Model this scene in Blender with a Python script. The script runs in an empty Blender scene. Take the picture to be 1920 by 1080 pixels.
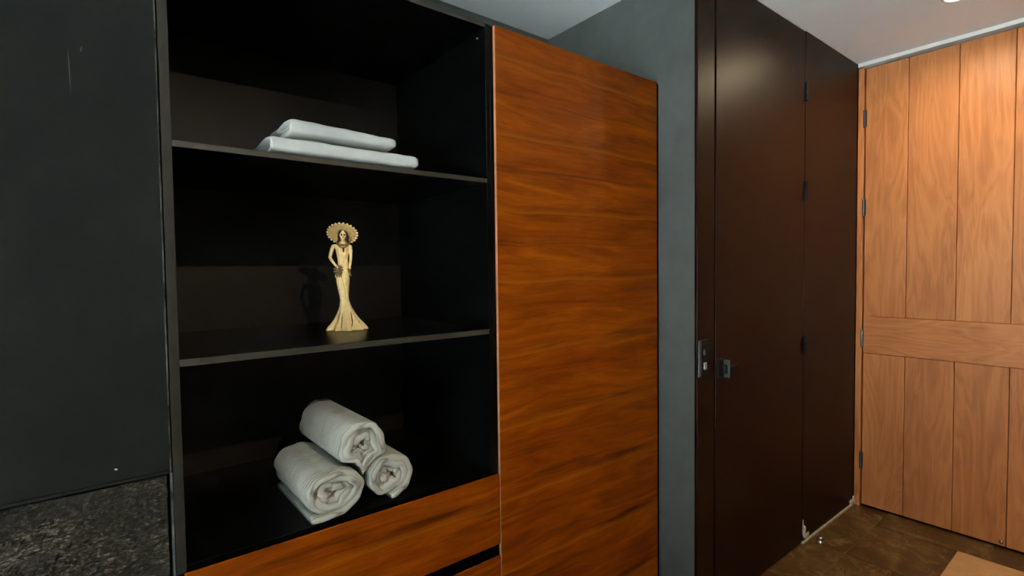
import bpy, bmesh, math, random
from mathutils import Vector, Matrix
random.seed(7)
sc = bpy.context.scene
COL = sc.collection
PI = math.pi

# ------------------------------------------------------------------ camera
CAM_Z = 1.373
YAW, PITCH, ROLL, FPX = 0.6669, -0.0354, -0.0122, 959.15
cd = bpy.data.cameras.new('camera')
cd.sensor_fit = 'HORIZONTAL'; cd.sensor_width = 36.0
cd.lens = 36.0 * FPX / 1920.0
cd.clip_start = 0.02
cam = bpy.data.objects.new('camera', cd); COL.objects.link(cam)
fw = Vector((math.sin(YAW)*math.cos(PITCH), math.cos(YAW)*math.cos(PITCH), math.sin(PITCH)))
rt = Vector((math.cos(YAW), -math.sin(YAW), 0)); up = rt.cross(fw)
rt2 = math.cos(ROLL)*rt + math.sin(ROLL)*up
up2 = -math.sin(ROLL)*rt + math.cos(ROLL)*up
M = Matrix((rt2, up2, -fw)).transposed().to_4x4()
M.translation = (0, 0, CAM_Z)
cam.matrix_world = M
sc.camera = cam

# ------------------------------------------------------------------ world (overcast daylight) and exposure
SKY_STRENGTH = 0.25
w = bpy.data.worlds.new('world'); sc.world = w; w.use_nodes = True
bg = w.node_tree.nodes['Background']
bg.inputs['Color'].default_value = (0.80, 0.91, 1.0, 1); bg.inputs['Strength'].default_value = SKY_STRENGTH
sc.view_settings.view_transform = 'Standard'; sc.view_settings.look = 'None'
sc.view_settings.gamma = 1.0; sc.view_settings.use_curve_mapping = False
sc.view_settings.exposure = 3.0

# daylight portal in the window opening of the side wall
WIN = (-2.30, -2.4, 0.50, 0.06, 2.10)          # x, y0, y1, z0, z1
pl = bpy.data.lights.new('window_portal', 'AREA'); pl.shape = 'RECTANGLE'
pl.size = WIN[4]-WIN[3]; pl.size_y = WIN[2]-WIN[1]
pl.cycles.is_portal = True
po = bpy.data.objects.new('window_portal', pl); COL.objects.link(po)
po.location = (WIN[0]-0.12, (WIN[1]+WIN[2])/2, (WIN[3]+WIN[4])/2)
po.rotation_euler = (0, -PI/2, 0)

# sun on the added paving outside; it travels away from the window, so no beam enters the room
sl_ = bpy.data.lights.new('sun', 'SUN'); sl_.energy = 19.0; sl_.angle = 0.02; sl_.color = (1.0, 0.98, 0.95)
so = bpy.data.objects.new('sun', sl_); COL.objects.link(so)
so.rotation_euler = Vector((-0.15, 0.55, -1.0)).to_track_quat('-Z', 'Y').to_euler()

LAMP_W = 1.05
LAMP_COL = (1.0, 0.78, 0.50)

# ------------------------------------------------------------------ helpers
def obj(name, mesh_or_bm, mat, parent=None, smooth=False, loc=None):
    if isinstance(mesh_or_bm, bmesh.types.BMesh):
        me = bpy.data.meshes.new(name); mesh_or_bm.to_mesh(me); mesh_or_bm.free()
    else:
        me = mesh_or_bm
    if mat and not me.materials: me.materials.append(mat)
    if smooth:
        for p in me.polygons: p.use_smooth = True
    o = bpy.data.objects.new(name, me); COL.objects.link(o)
    if parent:
        o.parent = parent
        if loc is None:                       # mesh given in world space: shift it into the parent's frame
            base = parent
            off = Vector((0, 0, 0))
            while base:
                off += base.location; base = base.parent
            o.location = -off
            # keep origin at parent's frame: bake the shift
            me.transform(Matrix.Translation(-off)); o.location = (0, 0, 0)
    if loc is not None: o.location = loc
    return o

def empty(name, loc, rz=0.0):
    o = bpy.data.objects.new(name, None); COL.objects.link(o)
    o.empty_display_size = 0.05
    o.location = loc; o.rotation_euler = (0, 0, rz); return o

def tag(o, label, cat=None, group=None, kind=None):
    if label: o['label'] = label
    if cat: o['category'] = cat
    if group: o['group'] = group
    if kind: o['kind'] = kind
    return o

def bm_box(x0, x1, y0, y1, z0, z1, bev=0.0, seg=2, bm=None):
    b = bmesh.new()
    r = bmesh.ops.create_cube(b, size=1.0)
    for v in b.verts:
        v.co = Vector(((x0+x1)/2 + v.co.x*(x1-x0), (y0+y1)/2 + v.co.y*(y1-y0), (z0+z1)/2 + v.co.z*(z1-z0)))
    if bev > 0:
        bmesh.ops.bevel(b, geom=list(b.edges), offset=bev, segments=seg, affect='EDGES', profile=0.5)
    if bm is None: return b
    me = bpy.data.meshes.new('tmp'); b.to_mesh(me); b.free(); bm.from_mesh(me); bpy.data.meshes.remove(me)
    return bm

def box(name, x0, x1, y0, y1, z0, z1, mat, parent=None, bev=0.0, seg=2):
    return obj(name, bm_box(x0, x1, y0, y1, z0, z1, bev, seg), mat, parent)

def boxes(name, lst, mat, parent=None, bev=0.0):
    bm = bmesh.new()
    for b in lst: bm_box(*b, bev=bev, bm=bm)
    return obj(name, bm, mat, parent)

def bm_tube(bm, pts, rads, n=8, cap=True):
    pts = [Vector(p) for p in pts]; rings = []
    prev = None
    for i, p in enumerate(pts):
        a = pts[max(0, i-1)]; b = pts[min(len(pts)-1, i+1)]
        t = (b-a).normalized()
        ref = Vector((0, 1, 0)) if abs(t.y) < 0.9 else Vector((1, 0, 0))
        u = t.cross(ref).normalized(); v = t.cross(u).normalized()
        r = rads[i] if isinstance(rads, (list, tuple)) else rads
        rings.append([bm.verts.new(p + r*(math.cos(2*PI*k/n)*u + math.sin(2*PI*k/n)*v)) for k in range(n)])
    for i in range(len(rings)-1):
        for k in range(n):
            bm.faces.new((rings[i][k], rings[i][(k+1) % n], rings[i+1][(k+1) % n], rings[i+1][k]))
    if cap:
        bm.faces.new(rings[0][::-1]); bm.faces.new(rings[-1])

def bm_ball(bm, c, rx, ry=None, rz=None, u=12, v=8):
    ry = ry or rx; rz = rz or rx
    r = bmesh.ops.create_uvsphere(bm, u_segments=u, v_segments=v, radius=1.0)
    for q in r['verts']: q.co = Vector((c[0]+q.co.x*rx, c[1]+q.co.y*ry, c[2]+q.co.z*rz))

def bm_lathe(bm, prof, n=32, c=(0, 0, 0), close=True):
    rings = []
    for r, z in prof:
        rings.append([bm.verts.new((c[0]+r*math.cos(2*PI*k/n), c[1]+r*math.sin(2*PI*k/n), c[2]+z)) for k in range(n)])
    for i in range(len(rings)-1):
        for k in range(n):
            bm.faces.new((rings[i][k], rings[i][(k+1) % n], rings[i+1][(k+1) % n], rings[i+1][k]))
    if close:
        bm.faces.new(rings[0][::-1]); bm.faces.new(rings[-1])

# ------------------------------------------------------------------ materials
class N:
    def __init__(s, name):
        s.m = bpy.data.materials.new(name); s.m.use_nodes = True
        s.t = s.m.node_tree; s.b = s.t.nodes['Principled BSDF']
    def n(s, typ, **kw):
        q = s.t.nodes.new(typ)
        for k, v in kw.items():
            if k.startswith('_'): setattr(q, k[1:], v)
            else:
                key = int(k[1:]) if k[0] == 'i' and k[1:].isdigit() else k.replace('__', ' ')
                q.inputs[key].default_value = v
        return q
    def l(s, a, b): s.t.links.new(a, b)
    def out(s, q, k=0): return q.outputs[k]
    def coord(s, which='Object'):
        return s.n('ShaderNodeTexCoord').outputs[which]
    def mapping(s, src, scale=(1, 1, 1), loc=(0, 0, 0), rot=(0, 0, 0)):
        q = s.n('ShaderNodeMapping'); q.inputs['Scale'].default_value = scale
        q.inputs['Location'].default_value = loc; q.inputs['Rotation'].default_value = rot
        s.l(src, q.inputs['Vector']); return q.outputs[0]
    def noise(s, vec, scale=5, detail=4, rough=0.55, dist=0.0):
        q = s.n('ShaderNodeTexNoise'); q.inputs['Scale'].default_value = scale
        q.inputs['Detail'].default_value = detail; q.inputs['Roughness'].default_value = rough
        q.inputs['Distortion'].default_value = dist
        s.l(vec, q.inputs['Vector']); return q.outputs['Fac']
    def ramp(s, fac, stops, interp='LINEAR'):
        q = s.n('ShaderNodeValToRGB'); cr = q.color_ramp; cr.interpolation = interp
        while len(cr.elements) < len(stops): cr.elements.new(0.5)
        for e, (p, c) in zip(cr.elements, stops):
            e.position = p; e.color = (*c, 1) if len(c) == 3 else c
        s.l(fac, q.inputs[0]); return q.outputs[0]
    def math(s, op, a, b=None):
        q = s.n('ShaderNodeMath', _operation=op)
        for i, x in enumerate((a, b)):
            if x is None: continue
            if isinstance(x, (int, float)): q.inputs[i].default_value = x
            else: s.l(x, q.inputs[i])
        return q.outputs[0]
    def mix(s, fac, a, b, blend='MIX'):
        q = s.n('ShaderNodeMix', _data_type='RGBA', _blend_type=blend)
        for i, x in ((0, fac), (6, a), (7, b)):
            if isinstance(x, (int, float)): q.inputs[i].default_value = x
            elif isinstance(x, tuple): q.inputs[i].default_value = (*x, 1)
            else: s.l(x, q.inputs[i])
        return q.outputs[2]
    def bump(s, hgt, strength=0.2, dist=0.01):
        q = s.n('ShaderNodeBump'); q.inputs['Strength'].default_value = strength
        q.inputs['Distance'].default_value = dist
        s.l(hgt, q.inputs['Height']); s.l(q.outputs[0], s.b.inputs['Normal'])
    def col(s, c):
        if isinstance(c, tuple): s.b.inputs['Base Color'].default_value = (*c, 1)
        else: s.l(c, s.b.inputs['Base Color'])
    def set(s, **kw):
        for k, v in kw.items(): s.b.inputs[k.replace('_', ' ')].default_value = v
        return s

def plain(name, c, rough=0.5, metal=0.0, spec=0.5, jitter=0.12, scale=30, bump=0.0):
    a = N(name); co = a.coord()
    n = a.noise(co, scale, 3)
    d = tuple(x*(1-jitter) for x in c); e = tuple(min(1, x*(1+jitter)) for x in c)
    a.col(a.ramp(n, [(0.3, d), (0.7, e)])); a.set(Roughness=rough, Metallic=metal, Specular_IOR_Level=spec)
    if bump: a.bump(n, bump, 0.004)
    return a.m

def plaster(name, base, edge=False, amp=0.35):
    a = N(name); co = a.coord('Object')
    n1 = a.noise(co, 2.2, 6, 0.62, 0.6); n2 = a.noise(co, 14, 5, 0.6, 0.3)
    f = a.math('ADD', a.math('MULTIPLY', n1, 0.65), a.math('MULTIPLY', n2, 0.35))
    c = a.ramp(f, [(0.32, tuple(x*(1-amp) for x in base)), (0.52, base), (0.7, tuple(x*(1+amp) for x in base))])
    if edge:   # paint rubbed off along the arris next to the shelves
        sp = a.n('ShaderNodeSeparateXYZ'); a.l(co, sp.inputs[0])
        e1 = a.math('GREATER_THAN', sp.outputs[0], 0.0853)
        mz = a.mapping(co, (0.0, 0.0, 1.0))
        nz = a.noise(mz, 7, 6, 0.7)
        e2 = a.ramp(nz, [(0.42, (0, 0, 0)), (0.58, (1, 1, 1))])
        c = a.mix(a.math('MULTIPLY', a.math('MULTIPLY', e1, e2), 0.8), c, (0.16, 0.175, 0.18))
    a.col(c); a.set(Roughness=0.75, Specular_IOR_Level=0.10)
    a.bump(f, 0.22, 0.006)
    return a.m

M_WALL = plaster('charcoal_plaster', (0.0090, 0.0100, 0.0093), True)
M_GREY = plaster('slate_plaster', (0.078, 0.090, 0.088), amp=0.18)
M_PLAIN = plaster('far_plaster', (0.10, 0.11, 0.11), amp=0.15)
M_CEIL = plain('ceiling_paint', (0.80, 0.86, 0.89), 0.8, jitter=0.02, scale=3)
M_TRIM = plain('white_trim', (0.72, 0.72, 0.70), 0.5, jitter=0.04)
M_BLACK = plain('black_laminate', (0.0020, 0.0022, 0.0022), 0.28, spec=0.10, jitter=0.15)
M_POST = plain('lit_post_edge', (0.016, 0.0145, 0.0115), 0.5, spec=0.2, jitter=0.12, scale=40)  # left post front: the light it catches is put into the colour
M_EDGE = plain('lit_edge_tone', (0.029, 0.0255, 0.019), 0.5, spec=0.3, jitter=0.12, scale=40)  # paler than the black laminate: light on the front edges painted in
M_GREYMETAL = plain('grey_satin_metal', (0.075, 0.088, 0.090), 0.42, 0.6, jitter=0.08, scale=90)
M_BACK = plain('dark_brown_laminate', (0.0075, 0.0056, 0.0034), 0.45, spec=0.35, jitter=0.12, scale=9)
M_GAP = plain('black_shadow_gap_paint', (0.008, 0.008, 0.008), 0.8, jitter=0.1)
M_STEEL = plain('brushed_steel', (0.62, 0.64, 0.66), 0.28, 1.0, jitter=0.06, scale=120)
M_DKMETAL = plain('dark_bronze_metal', (0.10, 0.11, 0.115), 0.35, 0.8, jitter=0.1, scale=80)
M_HINGE = plain('black_hinge_steel', (0.008, 0.0095, 0.010), 0.5, 0.0, spec=0.15, jitter=0.1, scale=80)
M_LATCH = plain('worn_nickel', (0.36, 0.35, 0.33), 0.5, 0.5, jitter=0.1, scale=60)
M_LIP = plain('door_edge_highlight', (0.50, 0.22, 0.11), 0.5, jitter=0.15, scale=30)  # salmon tone paints the highlight line along the door's left edge
M_CAULK = plain('beige_caulk', (0.45, 0.39, 0.30), 0.8, jitter=0.3, scale=40)
M_CHIP = plain('bare_plaster', (0.60, 0.58, 0.52), 0.9, jitter=0.2, scale=60)

def wood_cabinet():
    a = N('glossy_tropical_veneer'); co = a.coord('Object')
    sp = a.n('ShaderNodeSeparateXYZ'); a.l(co, sp.inputs[0])
    # the veneer leaves repeat every 0.226 m up the front
    wob = a.noise(a.mapping(co, (1.2, 1, 0.6)), 2.0, 2)
    zz = a.math('ADD', sp.outputs[2], a.math('MULTIPLY', wob, 0.05))
    zm = a.math('FRACT', a.math('DIVIDE', zz, 0.226))
    zi = a.math('FLOOR', a.math('DIVIDE', zz, 0.226))
    cb = a.n('ShaderNodeCombineXYZ')
    a.l(a.math('ADD', sp.outputs[0], a.math('MULTIPLY', zi, 0.035)), cb.inputs[0])
    a.l(a.math('MULTIPLY', zi, 0.12), cb.inputs[1]); a.l(a.math('MULTIPLY', zm, 0.226), cb.inputs[2])
    v = cb.outputs[0]
    big = a.noise(a.mapping(v, (1.3, 1, 9)), 1.6, 5, 0.6, 1.1)
    fine = a.noise(a.mapping(v, (6, 1, 110)), 1.6, 6, 0.65, 0.5)
    streak = a.noise(a.mapping(v, (0.8, 1, 17), loc=(3, 0, 1)), 1.5, 4, 0.55, 0.9)
    f = a.math('ADD', a.math('MULTIPLY', big, 0.72), a.math('MULTIPLY', fine, 0.28))
    c = a.ramp(f, [(0.30, (0.070, 0.0110, 0.0003)), (0.45, (0.150, 0.0270, 0.0004)), (0.58, (0.215, 0.044, 0.0005)), (0.72, (0.290, 0.070, 0.0010))])
    dk = a.ramp(streak, [(0.58, (0, 0, 0)), (0.72, (1, 1, 1))])
    c = a.mix(a.math('MULTIPLY', dk, 0.72), c, (0.014, 0.004, 0.001))
    seam = a.ramp(zm, [(0.0, (1, 1, 1)), (0.03, (0.7, 0.7, 0.7)), (0.08, (0, 0, 0))])
    c = a.mix(a.math('MULTIPLY', seam, 0.55), c, (0.26, 0.080, 0.003))
    a.col(c); a.set(Roughness=0.40, Specular_IOR_Level=0.12, Coat_Weight=0.0, Coat_Roughness=0.2)
    a.bump(fine, 0.04, 0.002)
    return a.m
M_WOOD = wood_cabinet()

def wood_plank(name, axis='Z'):
    a = N(name); co = a.coord('Object')
    oi = a.n('ShaderNodeObjectInfo')
    off = a.n('ShaderNodeVectorMath', _operation='ADD')
    cb = a.n('ShaderNodeCombineXYZ')
    for k, s_ in enumerate((3.1, 1.7, 5.3)): a.l(a.math('MULTIPLY', oi.outputs['Random'], s_), cb.inputs[k])
    a.l(co, off.inputs[0]); a.l(cb.outputs[0], off.inputs[1]); v = off.outputs[0]
    st = (1, 6, 0.9) if axis == 'Z' else (1, 0.9, 6)
    sf = (1, 70, 3) if axis == 'Z' else (1, 3, 70)
    n = a.noise(a.mapping(v, st), 1.5, 3, 0.5, 0.9)
    rings = a.math('FRACT', a.math('MULTIPLY', n, 7.0))
    tri = a.math('ABSOLUTE', a.math('SUBTRACT', rings, 0.5))
    fine = a.noise(a.mapping(v, sf), 1.6, 6, 0.65)
    big = a.noise(a.mapping(v, (1, 3, 0.8)), 1.1, 3)
    f = a.math('ADD', a.math('ADD', a.math('MULTIPLY', tri, 0.30), a.math('MULTIPLY', fine, 0.28)), a.math('MULTIPLY', big, 0.45))
    c = a.ramp(f, [(0.28, (0.37, 0.128, 0.038)), (0.45, (0.53, 0.198, 0.063)), (0.62, (0.64, 0.265, 0.092))])
    tint = a.math('ADD', a.math('MULTIPLY', oi.outputs['Random'], 0.22), 0.0)
    c = a.mix(tint, c, (0.42, 0.16, 0.060))
    a.col(c); a.set(Roughness=0.42, Specular_IOR_Level=0.4); a.bump(fine, 0.05, 0.002)
    return a.m
M_PLANK = wood_plank('cedar_plank'); M_RAIL = wood_plank('cedar_rail', 'Y')

def dark_wood():
    a = N('dark_stained_wood'); co = a.coord('Object')
    f = a.noise(a.mapping(co, (60, 60, 2.5)), 1.2, 6, 0.65, 0.2)
    g = a.noise(co, 1.6, 3)
    c = a.ramp(a.math('ADD', a.math('MULTIPLY', f, 0.6), a.math('MULTIPLY', g, 0.4)),
               [(0.3, (0.0085, 0.0018, 0.0003)), (0.7, (0.016, 0.0040, 0.0008))])
    a.col(c); a.set(Roughness=0.41, Specular_IOR_Level=0.15); a.bump(f, 0.05, 0.002)
    return a.m
M_DARK = dark_wood()

def stone():
    a = N('rough_dark_stone'); co = a.coord('Object')
    v = a.mapping(co, (0.55, 1, 1.25), rot=(0, -0.12, 0))
    n = a.noise(v, 165, 5, 0.7, 0.5); m = a.noise(v, 9, 4, 0.6)
    f = a.math('ADD', a.math('MULTIPLY', n, 0.72), a.math('MULTIPLY', m, 0.28))
    c = a.ramp(f, [(0.40, (0.002, 0.0018, 0.0014)), (0.5, (0.010, 0.009, 0.006)), (0.57, (0.045, 0.039, 0.024)), (0.66, (0.20, 0.18, 0.12))])
    a.col(c); a.set(Roughness=0.75, Specular_IOR_Level=0.4); a.bump(n, 0.9, 0.006)
    return a.m
M_STONE = stone()

def tile_mat():
    a = N('brown_marble_tile'); oi = a.n('ShaderNodeObjectInfo')
    g = a.n('ShaderNodeNewGeometry').outputs['Position']
    off = a.n('ShaderNodeVectorMath', _operation='ADD'); a.l(g, off.inputs[0])
    cb = a.n('ShaderNodeCombineXYZ'); a.l(a.math('MULTIPLY', oi.outputs['Random'], 7), cb.inputs[2]); a.l(cb.outputs[0], off.inputs[1])
    v = off.outputs[0]
    n = a.noise(v, 4.5, 7, 0.65, 1.0)
    c = a.ramp(n, [(0.30, (0.045, 0.020, 0.005)), (0.5, (0.095, 0.048, 0.014)), (0.66, (0.20, 0.118, 0.042))])
    vn = a.noise(v, 3.2, 6, 0.6, 2.2)
    vein = a.ramp(a.math('ABSOLUTE', a.math('SUBTRACT', vn, 0.5)), [(0.0, (1, 1, 1)), (0.016, (0, 0, 0))])
    c = a.mix(a.math('MULTIPLY', vein, 0.42), c, (0.42, 0.28, 0.13))
    a.col(c); a.set(Roughness=0.28, Specular_IOR_Level=0.5)
    return a.m
M_TILE = tile_mat()
M_GROUT = plain('tan_grout', (0.24, 0.165, 0.08), 0.9, jitter=0.2)

def fabric(name, c, scale, stripes=False, bumpk=0.35):
    a = N(name); co = a.coord('Object')
    n = a.noise(co, scale, 4, 0.7); m = a.noise(co, 18, 3)
    col = a.ramp(m, [(0.3, tuple(x*0.9 for x in c)), (0.7, tuple(min(1, x*1.06) for x in c))])
    if stripes:     # thin woven dark lines between the ribs
        sp = a.n('ShaderNodeSeparateXYZ'); a.l(co, sp.inputs[0])
        wob = a.math('MULTIPLY', a.math('SUBTRACT', a.noise(co, 25, 2), 0.5), 0.002)
        fr = a.math('FRACT', a.math('DIVIDE', a.math('ADD', sp.outputs[1], wob), 0.0125))
        ln = a.ramp(a.math('PINGPONG', fr, 0.5), [(0.0, (1, 1, 1)), (0.15, (0, 0, 0))])
        col = a.mix(a.math('MULTIPLY', ln, 0.75), col, (0.10, 0.10, 0.085))
    a.col(col); a.set(Roughness=0.95, Specular_IOR_Level=0.1, Sheen_Weight=0.2)
    a.bump(n, bumpk, 0.003)
    return a.m
M_TOWEL = fabric('ribbed_towel', (0.335, 0.345, 0.305), 420, True)
M_SHEET = fabric('white_cotton', (0.38, 0.395, 0.39), 60, False, 0.12)
M_MAT = fabric('tan_mat_fibre', (0.58, 0.30, 0.095), 260, False, 0.5)

M_FIG = plain('cream_resin', (0.95, 0.68, 0.31), 0.5, jitter=0.10, scale=120)
M_FIG2 = plain('brown_washed_resin', (0.030, 0.018, 0.008), 0.6, jitter=0.35, scale=300)
M_FIG3 = plain('tan_washed_resin', (0.26, 0.175, 0.075), 0.55, jitter=0.35, scale=300)
M_HAT = plain('shaded_hat_resin', (0.70, 0.47, 0.19), 0.55, jitter=0.2, scale=160)  # darker than the body: shade under the brim put into the colour
M_FIGR = plain('dark_red_resin', (0.10, 0.022, 0.012), 0.5)

# ------------------------------------------------------------------ key planes (metres)
YC, YB, YD = 1.242, 1.885, 1.074       # cabinet front, wall behind the cabinet, dark door plane
XO, XG = 3.337, 1.728                  # orange door plane, slate return wall
H = 2.5
XW, YR = WIN[0], -3.0                  # window wall, rear wall

# ------------------------------------------------------------------ floor with tiles
TS, TJ = 0.43, 0.003
fl = box('floor', XW-0.15, XO+0.2, YR-0.15, YB+0.15, -0.12, -0.004, M_GROUT)
tag(fl, 'brown marble tile floor with pale joints', kind='structure')
full = None
def frange(anchor, lo, hi):
    k0 = math.floor((lo-anchor)/TS); k1 = math.ceil((hi-anchor)/TS)
    return [(max(lo, anchor+k*TS), min(hi, anchor+(k+1)*TS)) for k in range(k0, k1)]
def add_tile(a, b, c, d):
    global full
    if b-a < 0.02 or d-c < 0.02: return
    a += TJ/2; b -= TJ/2; c += TJ/2; d -= TJ/2
    cx, cy = (a+b)/2, (c+d)/2
    if abs((b-a)-(TS-TJ)) < 1e-4 and abs((d-c)-(TS-TJ)) < 1e-4:
        if full is None:
            bm = bm_box(-(TS-TJ)/2, (TS-TJ)/2, -(TS-TJ)/2, (TS-TJ)/2, -0.0039, 0.0, 0.0008, 1)
            full = bpy.data.meshes.new('tile'); bm.to_mesh(full); bm.free(); full.materials.append(M_TILE)
        me = full
    else:
        bm = bm_box(a-cx, b-cx, c-cy, d-cy, -0.0039, 0.0, 0.0008, 1)
        me = bpy.data.meshes.new('tile'); bm.to_mesh(me); bm.free(); me.materials.append(M_TILE)
    obj('tile', me, M_TILE, fl, loc=(cx, cy, 0))
for (a, b) in frange(2.72, XW, XO+0.06):
    for (c, d) in frange(0.91, YR, 1.232):
        if a >= XG-TS and d > YD:                # stop at the dark door wall
            d = min(d, YD+0.04)
            if d <= c: continue
        add_tile(a, b, c, d)

# ------------------------------------------------------------------ ceiling, walls
tag(box('ceiling', XW-0.15, XO+0.2, YR-0.15, YB+0.15, H, H+0.12, M_CEIL), 'plain light grey painted ceiling', kind='structure')
tag(box('wall_back', XW-0.12, XG+0.12, YB, YB+0.12, 0, H-0.001, M_GREY), 'dark slate wall behind the tall wooden cabinet', kind='structure')
tag(box('wall_return', XG, XG+0.12, YD+0.012, YB-0.001, 0, H-0.001, M_GREY), 'slate grey plaster return wall beside the tall cabinet', kind='structure')
LEDGE = 0.968
wl = box('wall_left', XW+0.001, 0.0885, YC, YB-0.001, LEDGE, H-0.001, M_WALL, bev=0.003)
tag(wl, 'charcoal plaster wall beside the open shelves', kind='structure')
box('wall_core', XW+0.001, 0.0843, YC+0.045, YB-0.002, 0.0, LEDGE-0.001, M_GAP, wl)
# plaster lip just above the stone, rubbed edge and small scratches
box('plaster_bead', XW+0.002, 0.0845, YC-0.004, YC+0.012, LEDGE, LEDGE+0.007, M_WALL, wl, bev=0.002)
box('edge_strip', 0.0845, 0.0893, YC+0.004, YC+0.045, 0.0, LEDGE-0.001, M_WALL, wl)
for (x, z, ww, hh, rz) in ((-0.001, 0.9972, 0.006, 0.0035, -0.5), (-0.045, 1.745, 0.0016, 0.085, 0.02), (-0.027, 1.79, 0.002, 0.012, -0.25)):
    bm = bmesh.new()
    pts = [(-ww/2, 0), (-ww*0.2, -hh/2), (ww*0.35, -hh*0.3), (ww/2, hh*0.05), (ww*0.15, hh/2), (-ww*0.35, hh*0.35)]
    c_, s_ = math.cos(rz), math.sin(rz)
    fr = [bm.verts.new((x+px*c_-pz*s_, YC-0.0006, z+px*s_+pz*c_)) for px, pz in pts]
    bk = [bm.verts.new((v.co.x, YC+0.0005, v.co.z)) for v in fr]
    bm.faces.new(fr)
    for i in range(6): bm.faces.new((fr[i], bk[i], bk[(i+1) % 6], fr[(i+1) % 6]))
    obj('scratch', bm, M_CHIP if hh < 0.01 else M_GREY, wl)

# rough stone slab cladding under the ledge
bm = bmesh.new()
nx, nz = 170, 130
x0, x1, z0, z1 = -0.90, 0.0795, 0.02, LEDGE-0.006
from mathutils import noise as mn
grid = []
for j in range(nz+1):
    row = []
    for i in range(nx+1):
        x = x0+(x1-x0)*i/nx; z = z0+(z1-z0)*j/nz
        d = 0.006*mn.fractal(Vector((x*60, 0, z*120+x*10)), 1.0, 2.0, 4) + 0.004*mn.noise(Vector((x*9, 3, z*9)))
        row.append(bm.verts.new((x + (0.003*mn.noise(Vector((5, z*60, 0))) if i == nx else 0), YC+0.008+d, z)))
    grid.append(row)
for j in range(nz):
    for i in range(nx):
        bm.faces.new((grid[j][i], grid[j][i+1], grid[j+1][i+1], grid[j+1][i]))
be = [e for e in bm.edges if e.is_boundary]
r = bmesh.ops.extrude_edge_only(bm, edges=be)
for v in [g for g in r['geom'] if isinstance(g, bmesh.types.BMVert)]: v.co.y = YC+0.043
tag(obj('stone_slab', bm, M_STONE, wl), 'rough chiselled dark stone cladding under the plaster ledge')
box('stone_slab', XW+0.002, -0.906, YC+0.004, YC+0.043, 0.02, LEDGE-0.006, M_STONE, wl)

# unseen paving added outside the window to bounce sun onto the ceiling
tag(box('bounce_paving', XW-9.0, XW-0.16, -8.0, 7.0, -0.10, -0.02, plain('pale_paving', (0.57, 0.64, 0.63), 0.8, jitter=0.06, scale=2)),
    'unseen pale paving added outside the window to bounce light', kind='structure')

# window wall with glazed opening, rear wall (both behind the camera)
wx, wy0, wy1, wz0, wz1 = WIN
boxes_l = [(wx-0.12, wx, YR-0.12, wy0, 0, H-0.001), (wx-0.12, wx, wy1, YB, 0, H-0.001),
           (wx-0.12, wx, wy0, wy1, 0, wz0), (wx-0.12, wx, wy0, wy1, wz1, H-0.001)]
tag(boxes('wall_window', boxes_l, M_PLAIN), 'plaster wall with the wide window', kind='structure')
tag(box('wall_rear', wx+0.001, XO+0.2, YR-0.12, YR, 0, H-0.001, M_PLAIN), 'plain plaster wall opposite the shelves', kind='structure')
gm = N('window_glass'); gt = gm.t
tr = gm.n('ShaderNodeBsdfTransparent'); gl = gm.n('ShaderNodeBsdfGlossy', Roughness=0.02)
mx = gm.n('ShaderNodeMixShader'); mx.inputs[0].default_value = 0.06
gm.l(tr.outputs[0], mx.inputs[1]); gm.l(gl.outputs[0], mx.inputs[2])
gm.l(mx.outputs[0], gt.nodes['Material Output'].inputs['Surface']); M_GLASS = gm.m
wn = boxes('window_1', [(wx-0.09, wx-0.03, wy0, wy0+0.05, wz0, wz1), (wx-0.09, wx-0.03, wy1-0.05, wy1, wz0, wz1),
                        (wx-0.09, wx-0.03, wy0+0.05, wy1-0.05, wz0, wz0+0.05), (wx-0.09, wx-0.03, wy0+0.05, wy1-0.05, wz1-0.05, wz1),
                        (wx-0.09, wx-0.03, (wy0+wy1)/2-0.025, (wy0+wy1)/2+0.025, wz0+0.05, wz1-0.05)], M_BLACK)
tag(wn, 'wide black framed window in the side wall', kind='structure')
for (a, b) in ((wy0+0.05, (wy0+wy1)/2-0.025), ((wy0+wy1)/2+0.025, wy1-0.05)):
    box('pane', wx-0.062, wx-0.058, a, b, wz0+0.05, wz1-0.05, M_GLASS, wn)

# ------------------------------------------------------------------ dark door wall: core, post, leaf, fixed panel
wf = box('wall_far', XG+0.121, XO+0.2, YD+0.05, YD+0.16, 0, H-0.001, M_GAP)
tag(wf, 'dark wood clad wall between slate return and orange plank door', kind='structure')
pn = box('panel', 2.654, XO-0.004, YD, YD+0.045, 0.012, H-0.003, M_DARK, wf, bev=0.002)
pn['label'] = 'fixed dark brown wood panel next to the door leaf'
tj = box('trim_1', XG+0.0005, 1.8460, YD, YD+0.045, 0.0, H-0.003, M_DARK, bev=0.0025)
tag(tj, 'dark wood door post with metal strike plate', kind='structure')
sp = box('strike_plate', XG+0.004, XG+0.075, YD-0.003, YD+0.001, 0.962, 1.098, M_HINGE, tj, bev=0.001)
box('lip', XG-0.003, XG+0.014, YD-0.010, YD-0.0031, 0.960, 1.100, M_GREYMETAL, sp, bev=0.003)
box('latch_bolt', XG+0.034, XG+0.052, YD-0.010, YD-0.0031, 0.985, 1.012, M_LATCH, sp, bev=0.002)
box('bolt_keeper', XG+0.034, XG+0.046, YD-0.007, YD-0.0031, 1.040, 1.062, M_DKMETAL, sp, bev=0.001)

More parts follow.
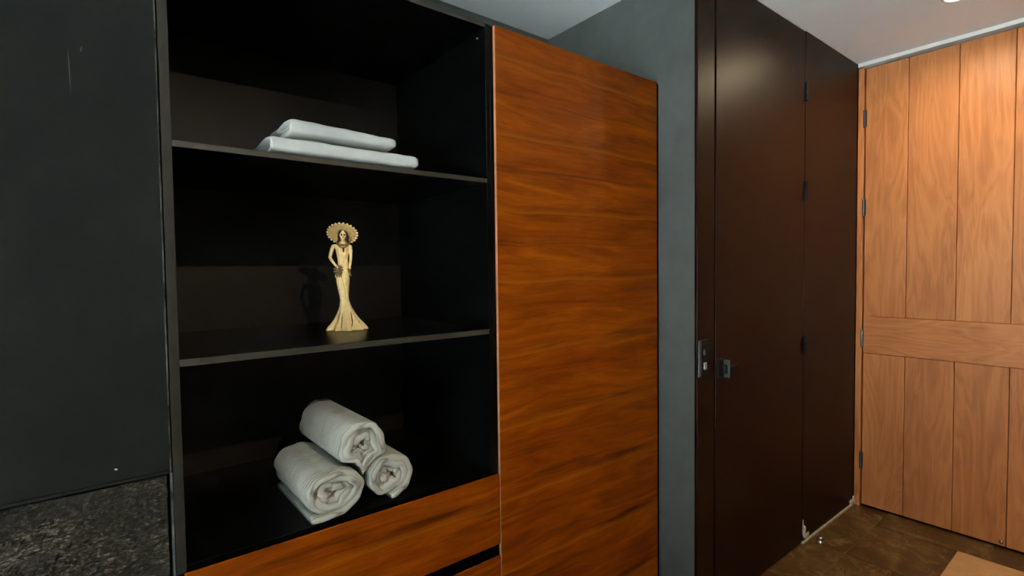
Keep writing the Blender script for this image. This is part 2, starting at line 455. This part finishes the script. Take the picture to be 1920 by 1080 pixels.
d2 = empty('door_2', (2.25, YD, 0)); tag(d2, 'dark stained flush door with lever handle', kind='structure')
leaf = box('door_leaf', 1.8570, 2.6475, YD, YD+0.042, 0.008, H-0.008, M_DARK, d2, bev=0.002)
for zc in (2.21, 1.737, 0.988):
    bm = bmesh.new()
    for (a, b) in ((-0.046, -0.016), (-0.015, 0.015), (0.016, 0.046)):
        bm_lathe(bm, [(0.0055, a), (0.0075, a+0.002), (0.0075, b-0.002), (0.0055, b)], 12, (2.6505, YD-0.006, zc))
    bm_box(2.641, 2.652, YD-0.003, YD+0.0005, zc-0.045, zc+0.045, bm=bm)
    obj('hinge', bm, M_HINGE, d2, smooth=False)
hd = box('lever_handle', 1.862, 1.906, YD-0.008, YD+0.0005, 0.936, 1.012, M_HINGE, d2, bev=0.002)
box('lever_neck', 1.884, 1.906, YD-0.026, YD-0.0079, 0.955, 0.990, M_HINGE, hd, bev=0.004)
box('lever_arm', 1.906, 1.975, YD-0.034, YD-0.020, 0.955, 0.985, M_HINGE, hd, bev=0.005)
box('end_cap', 1.898, 1.9055, YD-0.034, YD-0.0082, 0.938, 1.008, M_GREYMETAL, hd, bev=0.002)

# pale caulk line and chipped plaster at the foot of the fixed panel
tb = box('baseboard_far', 2.650, XO-0.002, YD-0.006, YD+0.02, 0.0, 0.011, M_CAULK, bev=0.002)
tag(tb, 'thin pale caulk strip along the foot of dark panel', kind='structure')
def chip(parent, c, sx, sz, seed, mat):
    rnd = random.Random(seed); bm = bmesh.new(); k = 9
    fr = []
    for i in range(k):
        t = 2*PI*i/k; q = rnd.uniform(0.55, 1.0)
        fr.append(bm.verts.new((c[0]+sx*q*math.cos(t), c[1]-0.003, c[2]+sz*q*math.sin(t))))
    bk = [bm.verts.new((v.co.x, c[1]+0.001, v.co.z)) for v in fr]
    mid = bm.verts.new((c[0], c[1]-0.005, c[2]))
    for i in range(k):
        bm.faces.new((fr[i], fr[(i+1) % k], mid)); bm.faces.new((fr[i], bk[i], bk[(i+1) % k], fr[(i+1) % k]))
    obj('plaster_chip', bm, mat, parent)
chip(tb, (2.672, YD-0.001, 0.055), 0.022, 0.035, 1, M_CHIP)
chip(tb, (2.70, YD-0.001, 0.028), 0.03, 0.02, 2, M_CAULK)
chip(tb, (2.658, YD-0.001, 0.085), 0.007, 0.05, 4, M_CAULK)
chip(tb, (3.295, YD-0.001, 0.022), 0.034, 0.020, 3, M_CHIP)
chip(tb, (3.318, YD-0.004, 0.030), 0.016, 0.026, 5, M_CHIP)

# ------------------------------------------------------------------ orange plank door wall
tag(boxes('wall_right', [(XO+0.07, XO+0.2, YR, YD+0.04, 0, H-0.001), (XO+0.002, XO+0.07, YR, -0.045, 0, H-0.001)], M_PLAIN),
    'wall carrying the orange plank door', kind='structure')
tag(box('trim_2', XO-0.012, XO+0.069, YR+0.01, YD-0.001, 2.478, H-0.001, M_TRIM, bev=0.002), 'thin white trim where ceiling meets orange door', kind='structure')
d1 = empty('door_1', (XO, 0.5, 0)); tag(d1, 'tall orange cedar plank door with middle rail', kind='structure')
box('jamb', XO-0.006, XO+0.06, 1.0435, YD-0.002, 0.0, 2.470, M_PLANK, d1, bev=0.002)
box('jamb', XO-0.006, XO+0.06, -0.040, -0.005, 0.0, 2.470, M_PLANK, d1, bev=0.002)
box('door_core', XO+0.016, XO+0.045, 0.004, 1.036, 0.015, 2.462, M_RAIL, d1)
edges = [1.0375, 0.843, 0.638, 0.436, 0.232, 0.002]
RT, RB = 1.088, 0.882
def at_center(name, x0, x1, y0, y1, z0, z1, mat, parent, bev):
    c = Vector(((x0+x1)/2, (y0+y1)/2, (z0+z1)/2))
    bm = bm_box(x0-c.x, x1-c.x, y0-c.y, y1-c.y, z0-c.z, z1-c.z, bev)
    return obj(name, bm, mat, parent, loc=c-parent.location)
for i in range(5):
    ya, yb = edges[i+1]+0.0009, edges[i]-0.0009
    at_center('plank', XO, XO+0.0155, ya, yb, RT+0.0008, 2.463, M_PLANK, d1, 0.0030)
    at_center('plank', XO, XO+0.0155, ya, yb, 0.014, RB-0.0008, M_PLANK, d1, 0.0030)
at_center('rail', XO-0.003, XO+0.0155, edges[5]+0.0008, edges[0]-0.0008, RB, RT, M_RAIL, d1, 0.003)
for zc in (2.19, 1.697, 0.962, 0.268):
    bm = bmesh.new()
    bm_lathe(bm, [(0.004, -0.05), (0.0062, -0.047), (0.0062, 0.047), (0.004, 0.05)], 12, (XO-0.005, 1.0405, zc))
    bm_box(XO-0.0025, XO+0.001, 1.030, 1.052, zc-0.045, zc+0.045, bm=bm)
    obj('hinge', bm, M_DKMETAL, d1)
bm = bmesh.new(); bm_lathe(bm, [(0.008, 0.0), (0.008, 0.003), (0.005, 0.006), (0.001, 0.007)], 12)
bm.transform(Matrix.Translation((XO-0.0005, 0.452, 0.035)) @ Matrix.Rotation(-PI/2, 4, 'Y'))
obj('door_stud', bm, M_STEEL, d1)

# ------------------------------------------------------------------ built-in shelf unit
SX0, SX1 = 0.0905, 0.9065            # outer faces
IX0, IX1 = 0.108, 0.889              # inner faces
YF = YC+0.002
YBK = 1.828                          # visible face of the back panel
su = empty('shelf_unit', (0.5, 1.5, 0))
tag(su, 'black built-in open shelf unit with wooden drawers below', 'shelf unit')
spl = box('side_panel', SX0, IX0, YF, YBK+0.018, 0.0, 2.098, M_BLACK, su, bev=0.0012)
box('lit_edge', SX0, IX0, YC-0.001, YF-0.0001, 0.753, 2.098, M_POST, spl, bev=0.0004)
box('side_panel', IX1, SX1, YF, YBK+0.018, 0.0, 2.098, M_BLACK, su, bev=0.0012)
tpl = box('top_panel', IX0+0.0002, IX1-0.0002, YF, YBK+0.018, 2.084, 2.098, M_BLACK, su, bev=0.0012)
box('lit_edge', IX0+0.0002, IX1-0.0002, YC-0.001, YF-0.0001, 2.084, 2.098, M_EDGE, tpl, bev=0.0004)
zs = [(1.631, 1.6438), (1.182, 1.197), (0.745, 0.7586)]
for (a, b) in zs:
    sh_ = box('shelf', IX0+0.0002, IX1-0.0002, YF + (0.016 if a < 1 else 0.0), YBK-0.0005, a, b, M_BLACK, su, bev=0.0012)
    if a > 1: box('lit_edge', IX0+0.0002, IX1-0.0002, YC-0.001, YF-0.0001, a, b, M_EDGE, sh_, bev=0.0004)
box('back_panel', IX0+0.0005, IX1-0.0005, YBK, YBK+0.012, 0.02, 2.083, M_BACK, su)
dz = [(0.534, 0.752), (0.284, 0.498), (0.070, 0.248)]
for k, (a, b) in enumerate(dz):
    dr = box('drawer', 0.1035, 0.9175, YC-0.004, YC+0.0015, a, b, M_WOOD, su, bev=0.0015)
    dr['label'] = 'glossy streaked wooden drawer front'
    box('drawer_box', IX0+0.006, IX1-0.006, YC+0.0018, YC+0.46, a+0.012, b-0.035, M_BLACK, dr)
box('plinth', IX0, IX1, YC+0.05, YC+0.066, 0.0, 0.066, M_BLACK, su)
bm = bmesh.new(); bm_ball(bm, (0.874, YC+0.02, 2.055), 0.004)   # small shelf cam near the top corner
obj('cam_fitting', bm, M_DKMETAL, su, smooth=True)

# ------------------------------------------------------------------ tall wooden cabinet
tc = empty('tall_cabinet', (1.32, 1.5, 0)); tag(tc, 'tall cabinet with glossy brown wooden door beside shelves', 'cabinet')
box('side_panel', 0.9085, 0.9200, YC+0.006, YB-0.01, 0.0, 2.098, M_BLACK, tc, bev=0.001)
box('side_panel', 1.7092, 1.7274, YC+0.003, YB-0.01, 0.0, 2.098, M_BLACK, tc, bev=0.001)
box('top_panel', 0.9202, 1.7090, YC+0.020, YB-0.01, 2.080, 2.098, M_BLACK, tc, bev=0.001)
box('back_panel', 0.9202, 1.7090, YB-0.022, YB-0.010, 0.02, 2.079, M_BLACK, tc)
box('plinth', 0.9202, 1.7090, YC+0.05, YC+0.066, 0.0, 0.066, M_BLACK, tc)
dd = box('door', 0.9215, 1.7085, YC-0.004, YC+0.016, 0.070, 2.100, M_WOOD, tc, bev=0.0018)
dd['label'] = 'glossy brown door with horizontal grain'
eb = box('lit_edge', 0.9207, 0.9214, YC-0.0032, YC+0.0058, 0.072, 2.098, M_LIP, dd)
eb['label'] = 'door edge strip with its highlight painted pale salmon'

# ------------------------------------------------------------------ folded sheets on the top shelf
def sheet(name, label, x0, x1, y0, depth, z0, h0, h1, seed, skew):
    """Folded cloth: layered rounded cross-section in the y-z plane, swept along x, left end tucked in."""
    e = empty(name, ((x0+x1)/2, y0+depth/2, z0)); tag(e, label, 'bed sheet', 'folded white sheets on the top shelf')
    rnd = random.Random(seed)
    bm = bmesh.new(); nx, nc = 64, 60; rings = []
    for i in range(nx+1):
        u = i/nx; x = x0+(x1-x0)*u
        hh = h0+(h1-h0)*u
        dl = (x-x0); dr = (x1-x)
        ends = min(1.0, math.sqrt(max(0.0, 1-(1-min(1, dl/0.014))**2))*0.35+0.65) * min(1.0, math.sqrt(max(0.0, 1-(1-min(1, dr/0.016))**2))*0.3+0.7)
        yy0 = y0 + skew*(1-u)*0.0
        ring = []
        for k in range(nc):
            t = 2*PI*k/nc
            cy, cz = math.cos(t), math.sin(t)
            n_ = 5.0
            sy = math.copysign(abs(cy)**(2/3.2), cy); sz = math.copysign(abs(cz)**(2/n_), cz)
            y = yy0 + depth/2 + sy*depth/2*(0.985+0.015*ends)
            z = z0 + hh/2 + sz*hh/2*ends
            if z > z0+hh*0.5:
                z += 0.0055*mn.noise(Vector((x*11+seed, y*11, 1.0))) + 0.0015*mn.noise(Vector((x*40+seed, y*30, 2.0)))
            y += 0.003*mn.noise(Vector((x*16, z*60, seed)))
            z = max(z, z0)
            xx = x
            if i == 0: xx += 0
            ring.append(bm.verts.new((xx, y, z)))
        rings.append(ring)
    for i in range(nx):
        for k in range(nc):
            bm.faces.new((rings[i][k], rings[i][(k+1) % nc], rings[i+1][(k+1) % nc], rings[i+1][k]))
    # ends: pushed in like a tucked parcel
    for ring, dirx, dp in ((rings[0], 1, 0.030), (rings[-1], -1, 0.010)):
        prev = ring
        cy = sum(v.co.y for v in ring)/nc; cz = sum(v.co.z for v in ring)/nc
        for s_, f in ((0.80, 0.25), (0.55, 0.75), (0.25, 1.0)):
            cur = []
            for v in ring:
                # shrink mostly in z, so a horizontal mouth is left open
                cur.append(bm.verts.new((v.co.x+dirx*dp*f, cy+(v.co.y-cy)*(0.90+0.1*s_), cz+(v.co.z-cz)*s_*0.85)))
            for k in range(nc):
                q = (prev[k], cur[k], cur[(k+1) % nc], prev[(k+1) % nc])
                bm.faces.new(q if dirx > 0 else q[::-1])
            prev = cur
        bm.faces.new(prev if dirx < 0 else prev[::-1])
    bmesh.ops.recalc_face_normals(bm, faces=list(bm.faces))
    obj('outer_fold', bm, M_SHEET, e, smooth=True)
    # inner layers showing in the tucked left end
    for q in range(2):
        bm = bmesh.new()
        zc = z0+h0*(0.36+0.28*q); a = []
        for j in range(25):
            y = y0+0.02+(depth-0.05)*j/24
            wob = 0.004*math.sin(j*0.55+seed+q*2)
            xl = x0+0.004+0.004*q+0.006*math.sin(j*0.33+q)
            a.append([bm.verts.new((xl, y, zc+wob)), bm.verts.new((xl+0.05, y, zc+wob*0.3)),
                      bm.verts.new((xl+0.05, y, zc+wob*0.3+0.004)), bm.verts.new((xl, y, zc+wob+0.004))])
        for j in range(24):
            for k in range(4):
                bm.faces.new((a[j][k], a[j][(k+1) % 4], a[j+1][(k+1) % 4], a[j+1][k]))
        bm.faces.new(a[0][::-1]); bm.faces.new(a[-1])
        bmesh.ops.recalc_face_normals(bm, faces=list(bm.faces))
        obj('inner_fold', bm, M_SHEET, e, smooth=True)
    return e
S1 = zs[0][1]
sheet('folded_sheet', 'wider folded white sheet lying directly on top shelf', 0.296, 0.668, YC+0.010, 0.30, S1+0.0005, 0.048, 0.044, 3, 0.0)
sheet('folded_sheet', 'smaller folded white sheet lying on top of another sheet', 0.346, 0.615, YC+0.034, 0.26, S1+0.0535, 0.046, 0.036, 11, 0.0)

# ------------------------------------------------------------------ rolled towels on the bottom shelf
def towel(name, label, cx, cz, RX, RZ, y0, L, yaw, turns, ph, tail=0.0, rest=()):
    e = empty(name, (cx, y0, cz-RZ), yaw); tag(e, label, 'towel', 'rolled ribbed towels on the bottom shelf')
    R = max(RX, RZ)
    t = R/(turns+0.55)*0.80
    n = int(42*turns); pts = []
    th_end = -PI/2                                 # ends at the bottom, running clockwise seen from the front
    tot = 2*PI*turns
    for i in range(n+1):
        s_ = i/n; th = th_end + tot*(1-s_)
        r = 0.010 + (R-t*0.55-0.010)*(s_**0.92)
        inner = 1-s_
        r *= 1 + inner*0.22*math.sin(3*th+ph) + inner*0.12*math.sin(5*th+ph*2.3) + 0.015*math.sin(2*th+ph)
        r += 0.0016*math.sin(9*th+ph)
        x = r*math.cos(th)*RX/R; z = r*math.sin(th)*RZ/R
        pts.append(Vector((x, 0, z)))
    zb = -RZ+t*0.5
    for p in pts: p.z = max(p.z, zb + (0.0 if p is pts[-1] else 0.0))
    if tail > 0:
        last = pts[-1].copy()
        for k in range(1, 13):
            pts.append(Vector((last.x - tail*k/12, 0, last.z - 0.0*k)))
        # lift the earlier turn so that the tail lies under it
        for i in range(len(pts)-13):
            pass
        RZs = RZ
    # the cloth gives way where it rests on the rolls below
    tab = []
    for d_ in range(361):
        a_ = math.radians(d_-180); own = 1.0/math.hypot(math.cos(a_)/RX, math.sin(a_)/RZ); lim = own; rr = own
        for (ex, ez, ea, eb) in rest:
            rr = own
            for st_ in range(200):
                rr_ = own*st_/200.0
                if ((cx+rr_*math.cos(a_)-ex)/ea)**2+((cz+rr_*math.sin(a_)-ez)/eb)**2 < 1: rr = rr_; break
            lim = min(lim, rr)
        tab.append(lim/own)
    def squash(a_):
        f_ = (math.degrees(a_)+180); i_ = min(359, int(f_)); return tab[i_]+(tab[i_+1]-tab[i_])*(f_-i_)
    nn = len(pts); off = []
    for i in range(nn):
        d = (pts[min(nn-1, i+1)]-pts[max(0, i-1)]).normalized(); off.append(Vector((-d.z, 0, d.x)))
    ny = int(L/0.0125*7); rings = []
    bm = bmesh.new(); rnd = random.Random(int(ph*100))
    for j in range(ny+1):
        y = L*j/ny; de = min(y, L-y)
        rib = 0.0030*abs(math.sin(PI*y/0.0125))**0.5
        ev = min(1.0, de/0.007); th_k = 0.38+0.62*math.sqrt(max(0, 1-(1-ev)**2))
        a, b = [], []
        for i in range(nn):
            s_ = i/(nn-1)
            taper = 1.0 if (i < nn-3) else (1.0, 0.9, 0.6)[i-(nn-3)]
            tt = t*0.5*th_k*taper*(1+0.10*math.sin(i*0.37+ph))
            fy = (1-min(1, de/0.05))
            sh = fy*(0.006*math.sin(i*0.21+ph) + 0.016*(1-s_))*(1 if y < L/2 else -1)
            po_, pi_ = pts[i]+off[i]*(tt+rib*th_k), pts[i]-off[i]*(tt+rib*0.3*th_k)
            for q_, lst in ((po_, a), (pi_, b)):
                qx, qz = q_.x, q_.z
                if rest and qz < 0.02:
                    k_ = squash(math.atan2(qz, qx)); qx *= k_; qz *= k_
                lst.append(bm.verts.new((qx, y+sh, RZ+max(qz, -RZ))))
        rings.append(a+b[::-1])
    m = 2*nn
    for j in range(ny):
        for k in range(m):
            bm.faces.new((rings[j][k], rings[j][(k+1) % m], rings[j+1][(k+1) % m], rings[j+1][k]))
    for j in (0, ny):
        r_ = rings[j]
        for i in range(nn-1):
            bm.faces.new((r_[i], r_[i+1], r_[m-2-i], r_[m-1-i]))
    bmesh.ops.recalc_face_normals(bm, faces=list(bm.faces))
    obj('towel_cloth', bm, M_TOWEL, e, smooth=True, loc=(0, 0, 0))
    return e
S3 = zs[2][1]+0.0005
towel('rolled_towel', 'rolled towel with a loose flap lying flat under it', 0.428, S3+0.060, 0.079, 0.060, YC+0.024, 0.29, 0.03, 3.9, 0.7, tail=0.060)
towel('rolled_towel', 'short rolled towel without a flap, lying on bottom shelf', 0.581, S3+0.062, 0.070, 0.062, YC+0.034, 0.24, 0.02, 3.1, 2.1)
towel('rolled_towel', 'rolled towel resting on top of the two other rolls', 0.503, S3+0.1560, 0.067, 0.074, YC+0.030, 0.33, 0.03, 3.3, 4.2,
      rest=((0.4255, S3+0.060, 0.0835, 0.0645), (0.579, S3+0.062, 0.0745, 0.0665)))

# ------------------------------------------------------------------ lady figurine on the middle shelf
S2 = zs[1][1]
fg = empty('figurine', (0.563, 1.530, S2+0.0005), -0.353)
tag(fg, 'cream resin figurine of a slender lady in wide brimmed hat', 'figurine')
KX, KZ = 1/2880.0, 1/2790.0
def FX(x): return (x-314)*KX
def FZ(y): return (992-y)*KZ
secs = [(992, 160, 475, .80), (978, 162, 474, .80), (960, 172, 462, .80), (930, 195, 440, .80), (900, 213, 415, .80), (850, 238, 385, .82), (800, 256, 360, .86),
        (740, 264, 340, .9), (700, 259, 338, .9), (650, 248, 342, .85), (600, 239, 346, .8), (540, 233, 351, .74), (500, 236, 352, .70), (450, 252, 345, .66),
        (400, 252, 336, .64), (350, 243, 346, .70), (325, 239, 349, .74), (300, 234, 353, .66), (283, 230, 357, .54), (270, 240, 346, .46), (258, 272, 325, .8), (246, 282, 318, 1.0), (225, 284, 317, 1.0)]
bm = bmesh.new(); NR = 96; rings = []
def interp(y):
    for a, b in zip(secs, secs[1:]):
        if b[0] <= y <= a[0]:
            f = (a[0]-y)/(a[0]-b[0]); return [a[k]+(b[k]-a[k])*f for k in range(4)]
    return secs[-1]
def shape(y, t):
    _, xl, xr, dk = interp(y); hw = (xr-xl)/2*KX; cx = FX((xl+xr)/2)
    fold = max(0.0, min(1.0, (y-770)/190.0))
    g = 1.0 + fold*0.14*math.cos(9*t+0.8+0.5*math.sin(2*t))
    for tc_, am in ((4.25, 0.24), (5.1, 0.26), (3.62, 0.20), (3.95, 0.22)):
        g -= fold*am*math.exp(-((((t-tc_+PI) % (2*PI))-PI)/0.10)**2)
    if 520 < y < 800:       # leg crossing under the dress
        t0 = 1.5*PI - 0.25 + 0.9*(y-520)/260.0
        g -= 0.12*math.sin(PI*(y-520)/280.0)*math.exp(-((t-t0)/0.20)**2)
        g += 0.05*math.sin(PI*(y-520)/280.0)*math.exp(-((t-t0+0.5)/0.30)**2)
    if 300 < y < 365:       # bust
        for tb_ in (1.5*PI-0.5, 1.5*PI+0.5):
            g += 0.16*math.sin(PI*(y-300)/65.0)*math.exp(-((t-tb_)/0.30)**2)
    return (cx+hw*g*math.cos(t), hw*dk*g*math.sin(t), FZ(y))
ys = [992-6*k for k in range(129) if 992-6*k >= 225]
for y in ys:
    ring = [bm.verts.new(shape(y, 2*PI*k/NR)) for k in range(NR)]
    rings.append(ring)
for i in range(len(rings)-1):
    for k in range(NR):
        bm.faces.new((rings[i][k], rings[i][(k+1) % NR], rings[i+1][(k+1) % NR], rings[i+1][k]))
bm.faces.new(rings[0][::-1]); bm.faces.new(rings[-1])
# head with brow, nose, chin, hollow cheeks
hb = bmesh.new(); bmesh.ops.create_uvsphere(hb, u_segments=32, v_segments=24, radius=1.0)
for v in hb.verts:
    x, y, z = v.co
    jaw = 1.0 - 0.30*max(0, -z)**1.2
    nx_, ny_, nz_ = x*29*KX*jaw, y*31*KX*(1-0.1*max(0, -z)), z*43*KZ
    if y < 0:
        for ex in (-0.36, 0.36):
            d = ((x-ex)**2+(z-0.08)**2)/0.035; ny_ += 0.0022*math.exp(-d)
        ny_ -= 0.0016*math.exp(-(x*x/0.012+(z+0.16)**2/0.05))
        ny_ += 0.0008*math.exp(-(x*x/0.08+(z+0.50)**2/0.006))
    v.co = (nx_+FX(301), ny_-0.004, nz_+FZ(196))
tmp = bpy.data.meshes.new('tmp'); hb.to_mesh(tmp); hb.free(); bm.from_mesh(tmp)
# arms: one bent to the hip, one hanging
def arm(pts, r): bm_tube(bm, [(FX(x), d, FZ(y)) for x, y, d in pts], r, 10)
arm([(240, 282, .001), (220, 286, -.001), (207, 315, -.002), (197, 350, -.003), (190, 380, -.005), (206, 410, -.011), (226, 436, -.015), (238, 450, -.017)],
    [.0055, .0064, .0060, .0055, .0052, .0048, .0040, .0036])
arm([(345, 282, .001), (359, 288, -.001), (363, 320, -.002), (363, 360, -.003), (361, 400, -.005), (356, 435, -.009), (351, 458, -.011)],
    [.0050, .0058, .0054, .0048, .0045, .0040, .0034])
for hx, hy, hdp, sx in ((240, 452, -.018, 1), (351, 460, -.012, -0.3)):
    for f in range(5):
        a0 = (f-2)*4
        bm_tube(bm, [(FX(hx+a0*0.6), hdp, FZ(hy-3)), (FX(hx+a0+sx*5), hdp-.002, FZ(hy+10)), (FX(hx+a0*1.1+sx*8), hdp-.001, FZ(hy+(20 if f else 12)))], [.0017, .0015, .0011], 6)
body = obj('body', bm, M_FIG, fg, smooth=True, loc=(0, 0, 0))
rm = body.modifiers.new('remesh', 'REMESH'); rm.mode = 'VOXEL'; rm.voxel_size = 0.0011; rm.use_smooth_shade = True
# hat: shallow cone brim tilted back, crown behind, beaded rim
bm = bmesh.new()
bm_lathe(bm, [(.0130, .004), (.022, .0035), (.036, .0030), (.0425, .0005), (.0432, -.0012), (.0420, -.0012), (.034, .0008), (.022, .0012), (.0125, .0012)], 40, close=False)
bm_lathe(bm, [(.0150, .003), (.0145, .010), (.012, .016), (.006, .0190), (.0005, .0195)], 32, close=False)
hm = Matrix.Translation((FX(297), 0.003, FZ(180))) @ Matrix.Rotation(math.radians(7), 4, 'Y') @ Matrix.Rotation(math.radians(-41), 4, 'X')
bm.transform(hm)
bmesh.ops.recalc_face_normals(bm, faces=list(bm.faces))
hat = obj('hat', bm, M_HAT, fg, smooth=True, loc=(0, 0, 0))
sl = hat.modifiers.new('solid', 'SOLIDIFY'); sl.thickness = 0.0008
bm = bmesh.new()
for k in range(24):
    t = 2*PI*k/24; bm_ball(bm, (.0428*math.cos(t), .0428*math.sin(t), -.0004), .0038, u=8, v=6)
bm.transform(hm); obj('hat_beads', bm, M_FIG, hat, smooth=True, loc=(0, 0, 0))
# hair
bm = bmesh.new(); rnd = random.Random(5)
for k in range(16):
    s_ = -1 if k % 2 else 1
    q = rnd.uniform(0, 1)
    x0_ = 301+s_*(16+10*q); x1_ = 301+s_*(32+rnd.uniform(0, 8)); x2_ = 298+s_*(40+14*q)
    dep = -.004+q*.008
    bm_tube(bm, [(FX(301+s_*8), -.009+q*.008, FZ(158+4*q)), (FX(x0_+s_*3), dep-.003, FZ(172)), (FX(x1_), dep, FZ(205)), (FX(x1_-s_*2), dep-.002, FZ(232)), (FX(x2_), dep-.003, FZ(258+10*q))],
            [.0016, .0024, .0026, .0024, .0012], 7)
obj('hair', bm, M_FIG2, fg, smooth=True, loc=(0, 0, 0))
# dark washed face: eye hollows and lips
bm = bmesh.new()
for ex in (-11, 11): bm_ball(bm, (FX(301+ex), -.0125, FZ(192)), .0027, .0020, .0026)
bm_ball(bm, (FX(301), -.0140, FZ(217)), .0026, .0009, .0009)
bm_ball(bm, (FX(301), -.0158, FZ(206)), .0010, .0007, .0012)
obj('face_paint', bm, M_FIG2, fg, smooth=True, loc=(0, 0, 0))
# dark wash lines painted down the skirt folds and where the legs cross
bm = bmesh.new()
for t_, ya, yb, rr in ((4.25, 845, 985, .0016), (5.1, 835, 985, .0018), (3.62, 850, 975, .0013), (3.95, 838, 970, .0014), (5.55, 905, 935, .0010)):
    pts_ = [Vector(shape(ya+(yb-ya)*k/8, t_ + (0.25*(1-k/8) if t_ > 4.7 else 0.0))) for k in range(9)]
    bm_tube(bm, pts_, [rr*(0.35+0.65*math.sin(PI*(k+0.6)/9.2)) for k in range(9)], 6)
obj('fold_lines', bm, M_FIG2, fg, smooth=True, loc=(0, 0, 0))
bm = bmesh.new()
pts_ = [Vector(shape(545+175*k/8, 1.5*PI-0.16+0.62*k/8)) for k in range(9)]
bm_tube(bm, pts_, [.0003+.0004*math.sin(PI*k/8) for k in range(9)], 6)
obj('leg_line', bm, M_FIG3, fg, smooth=True, loc=(0, 0, 0))
# ruffled collar, necklace, pendant
bm = bmesh.new()
for k in range(22):
    t = PI + PI*k/21
    bm_ball(bm, (FX(299)+.0165*math.cos(t), -.001+.0135*math.sin(t), FZ(262)+.006*math.sin(t)), .0030, .0026, .0036, 8, 6)
for k in range(15):
    t = PI*1.05 + PI*0.9*k/14
    bm_ball(bm, (FX(298)+.0130*math.cos(t), -.011+.0050*math.sin(t), FZ(272)+.0100*math.sin(t)), .0020, u=8, v=6)
obj('collar', bm, M_FIG3, fg, smooth=True, loc=(0, 0, 0))
bm = bmesh.new(); bm_ball(bm, (FX(302), -.0165, FZ(312)), .0030, .0020, .0034); bm_ball(bm, (FX(302), -.0165, FZ(328)), .0020, .0016, .0036)
obj('pendant', bm, M_FIGR, fg, smooth=True, loc=(0, 0, 0))
# flower spray held on the hip, small sash on the other hip
bm = bmesh.new(); c0 = Vector((FX(256), -.0185, FZ(488)))
for rr, cnt, sz in ((.0105, 9, .0042), (.0058, 6, .0034), (0.0, 1, .0030)):
    for k in range(cnt):
        t = 2*PI*k/max(1, cnt)
        bm_ball(bm, (c0.x+rr*math.cos(t), c0.y-.004*(1-rr/.012), c0.z+rr*1.15*math.sin(t)), sz, .0026, sz*.8, 8, 6)
for k in range(4):
    bm_tube(bm, [(c0.x-.008+.005*k, c0.y+.002, c0.z-.010), (c0.x-.010+.006*k, c0.y+.002, c0.z-.021)], [.0018, .0010], 6)
obj('flower_spray', bm, M_FIG3, fg, smooth=True, loc=(0, 0, 0))
bm = bmesh.new()
for k in range(5): bm_ball(bm, (FX(344)+.0008*k, -.013+.0010*k, FZ(482+13*k)), .0042, .0036, .0034, 8, 6)
obj('sash', bm, M_FIG3, fg, smooth=True, loc=(0, 0, 0))

# ------------------------------------------------------------------ doormat and door stop on the floor
bm = bm_box(2.66, 3.137, -0.22, 0.575, 0.0006, 0.010, 0.003, 2)
mt = obj('doormat', bm, M_MAT); tag(mt, 'flat tan doormat on brown tiles before the orange door', 'doormat')
ds = empty('door_stop', (2.735, 1.022, 0.0005)); ds.scale = (0.75, 0.75, 0.75); tag(ds, 'small round steel door stop on floor by dark panel', 'door stop')
bm = bmesh.new(); bm_lathe(bm, [(.019, 0), (.020, .002), (.0195, .006), (.014, .012), (.0125, .016), (.0125, .022), (.0165, .026), (.0165, .034), (.012, .039), (.004, .041)], 28)
obj('stop_body', bm, M_STEEL, ds, smooth=True, loc=(0, 0, 0))
bm = bmesh.new(); bm_lathe(bm, [(.0170, .0275), (.0178, .029), (.0178, .031), (.0170, .0325)], 28)
obj('rubber_ring', bm, M_GAP, ds, smooth=True, loc=(0, 0, 0))

# ------------------------------------------------------------------ recessed ceiling downlights
M_EMIT = N('lamp_glow'); M_EMIT.set(Emission_Strength=1.5, Base_Color=(1, .9, .75, 1), Emission_Color=(*LAMP_COL, 1)); M_EMIT = M_EMIT.m
def downlight(x, y, label, power):
    e = empty('downlight', (x, y, H)); tag(e, label, 'ceiling light', 'recessed ceiling downlights')
    bm = bmesh.new()
    bm_lathe(bm, [(.046, -.0005), (.058, -.0005), (.058, -.004), (.054, -.009), (.048, -.010), (.044, -.006), (.046, -.0005)], 36, close=False)
    obj('trim_ring', bm, M_TRIM, e, smooth=True, loc=(0, 0, 0))
    bm = bmesh.new(); bm_lathe(bm, [(.0435, -.001), (.0435, -.0035), (.03, -.005), (.001, -.0055)], 32)
    obj('lens', bm, M_EMIT, e, smooth=True, loc=(0, 0, 0))
    ld = bpy.data.lights.new('downlight_lamp', 'AREA'); ld.shape = 'DISK'; ld.size = 0.08; ld.energy = power; ld.color = LAMP_COL; ld.spread = math.radians(166)
    lo = bpy.data.objects.new('downlight_lamp', ld); COL.objects.link(lo); lo.parent = e; lo.location = (0, 0, -0.013)
downlight(2.821, 0.547, 'round white downlight in ceiling near the orange door', LAMP_W)
downlight(0.55, -0.88, 'round white downlight in ceiling opposite the open shelves', LAMP_W*4.2)
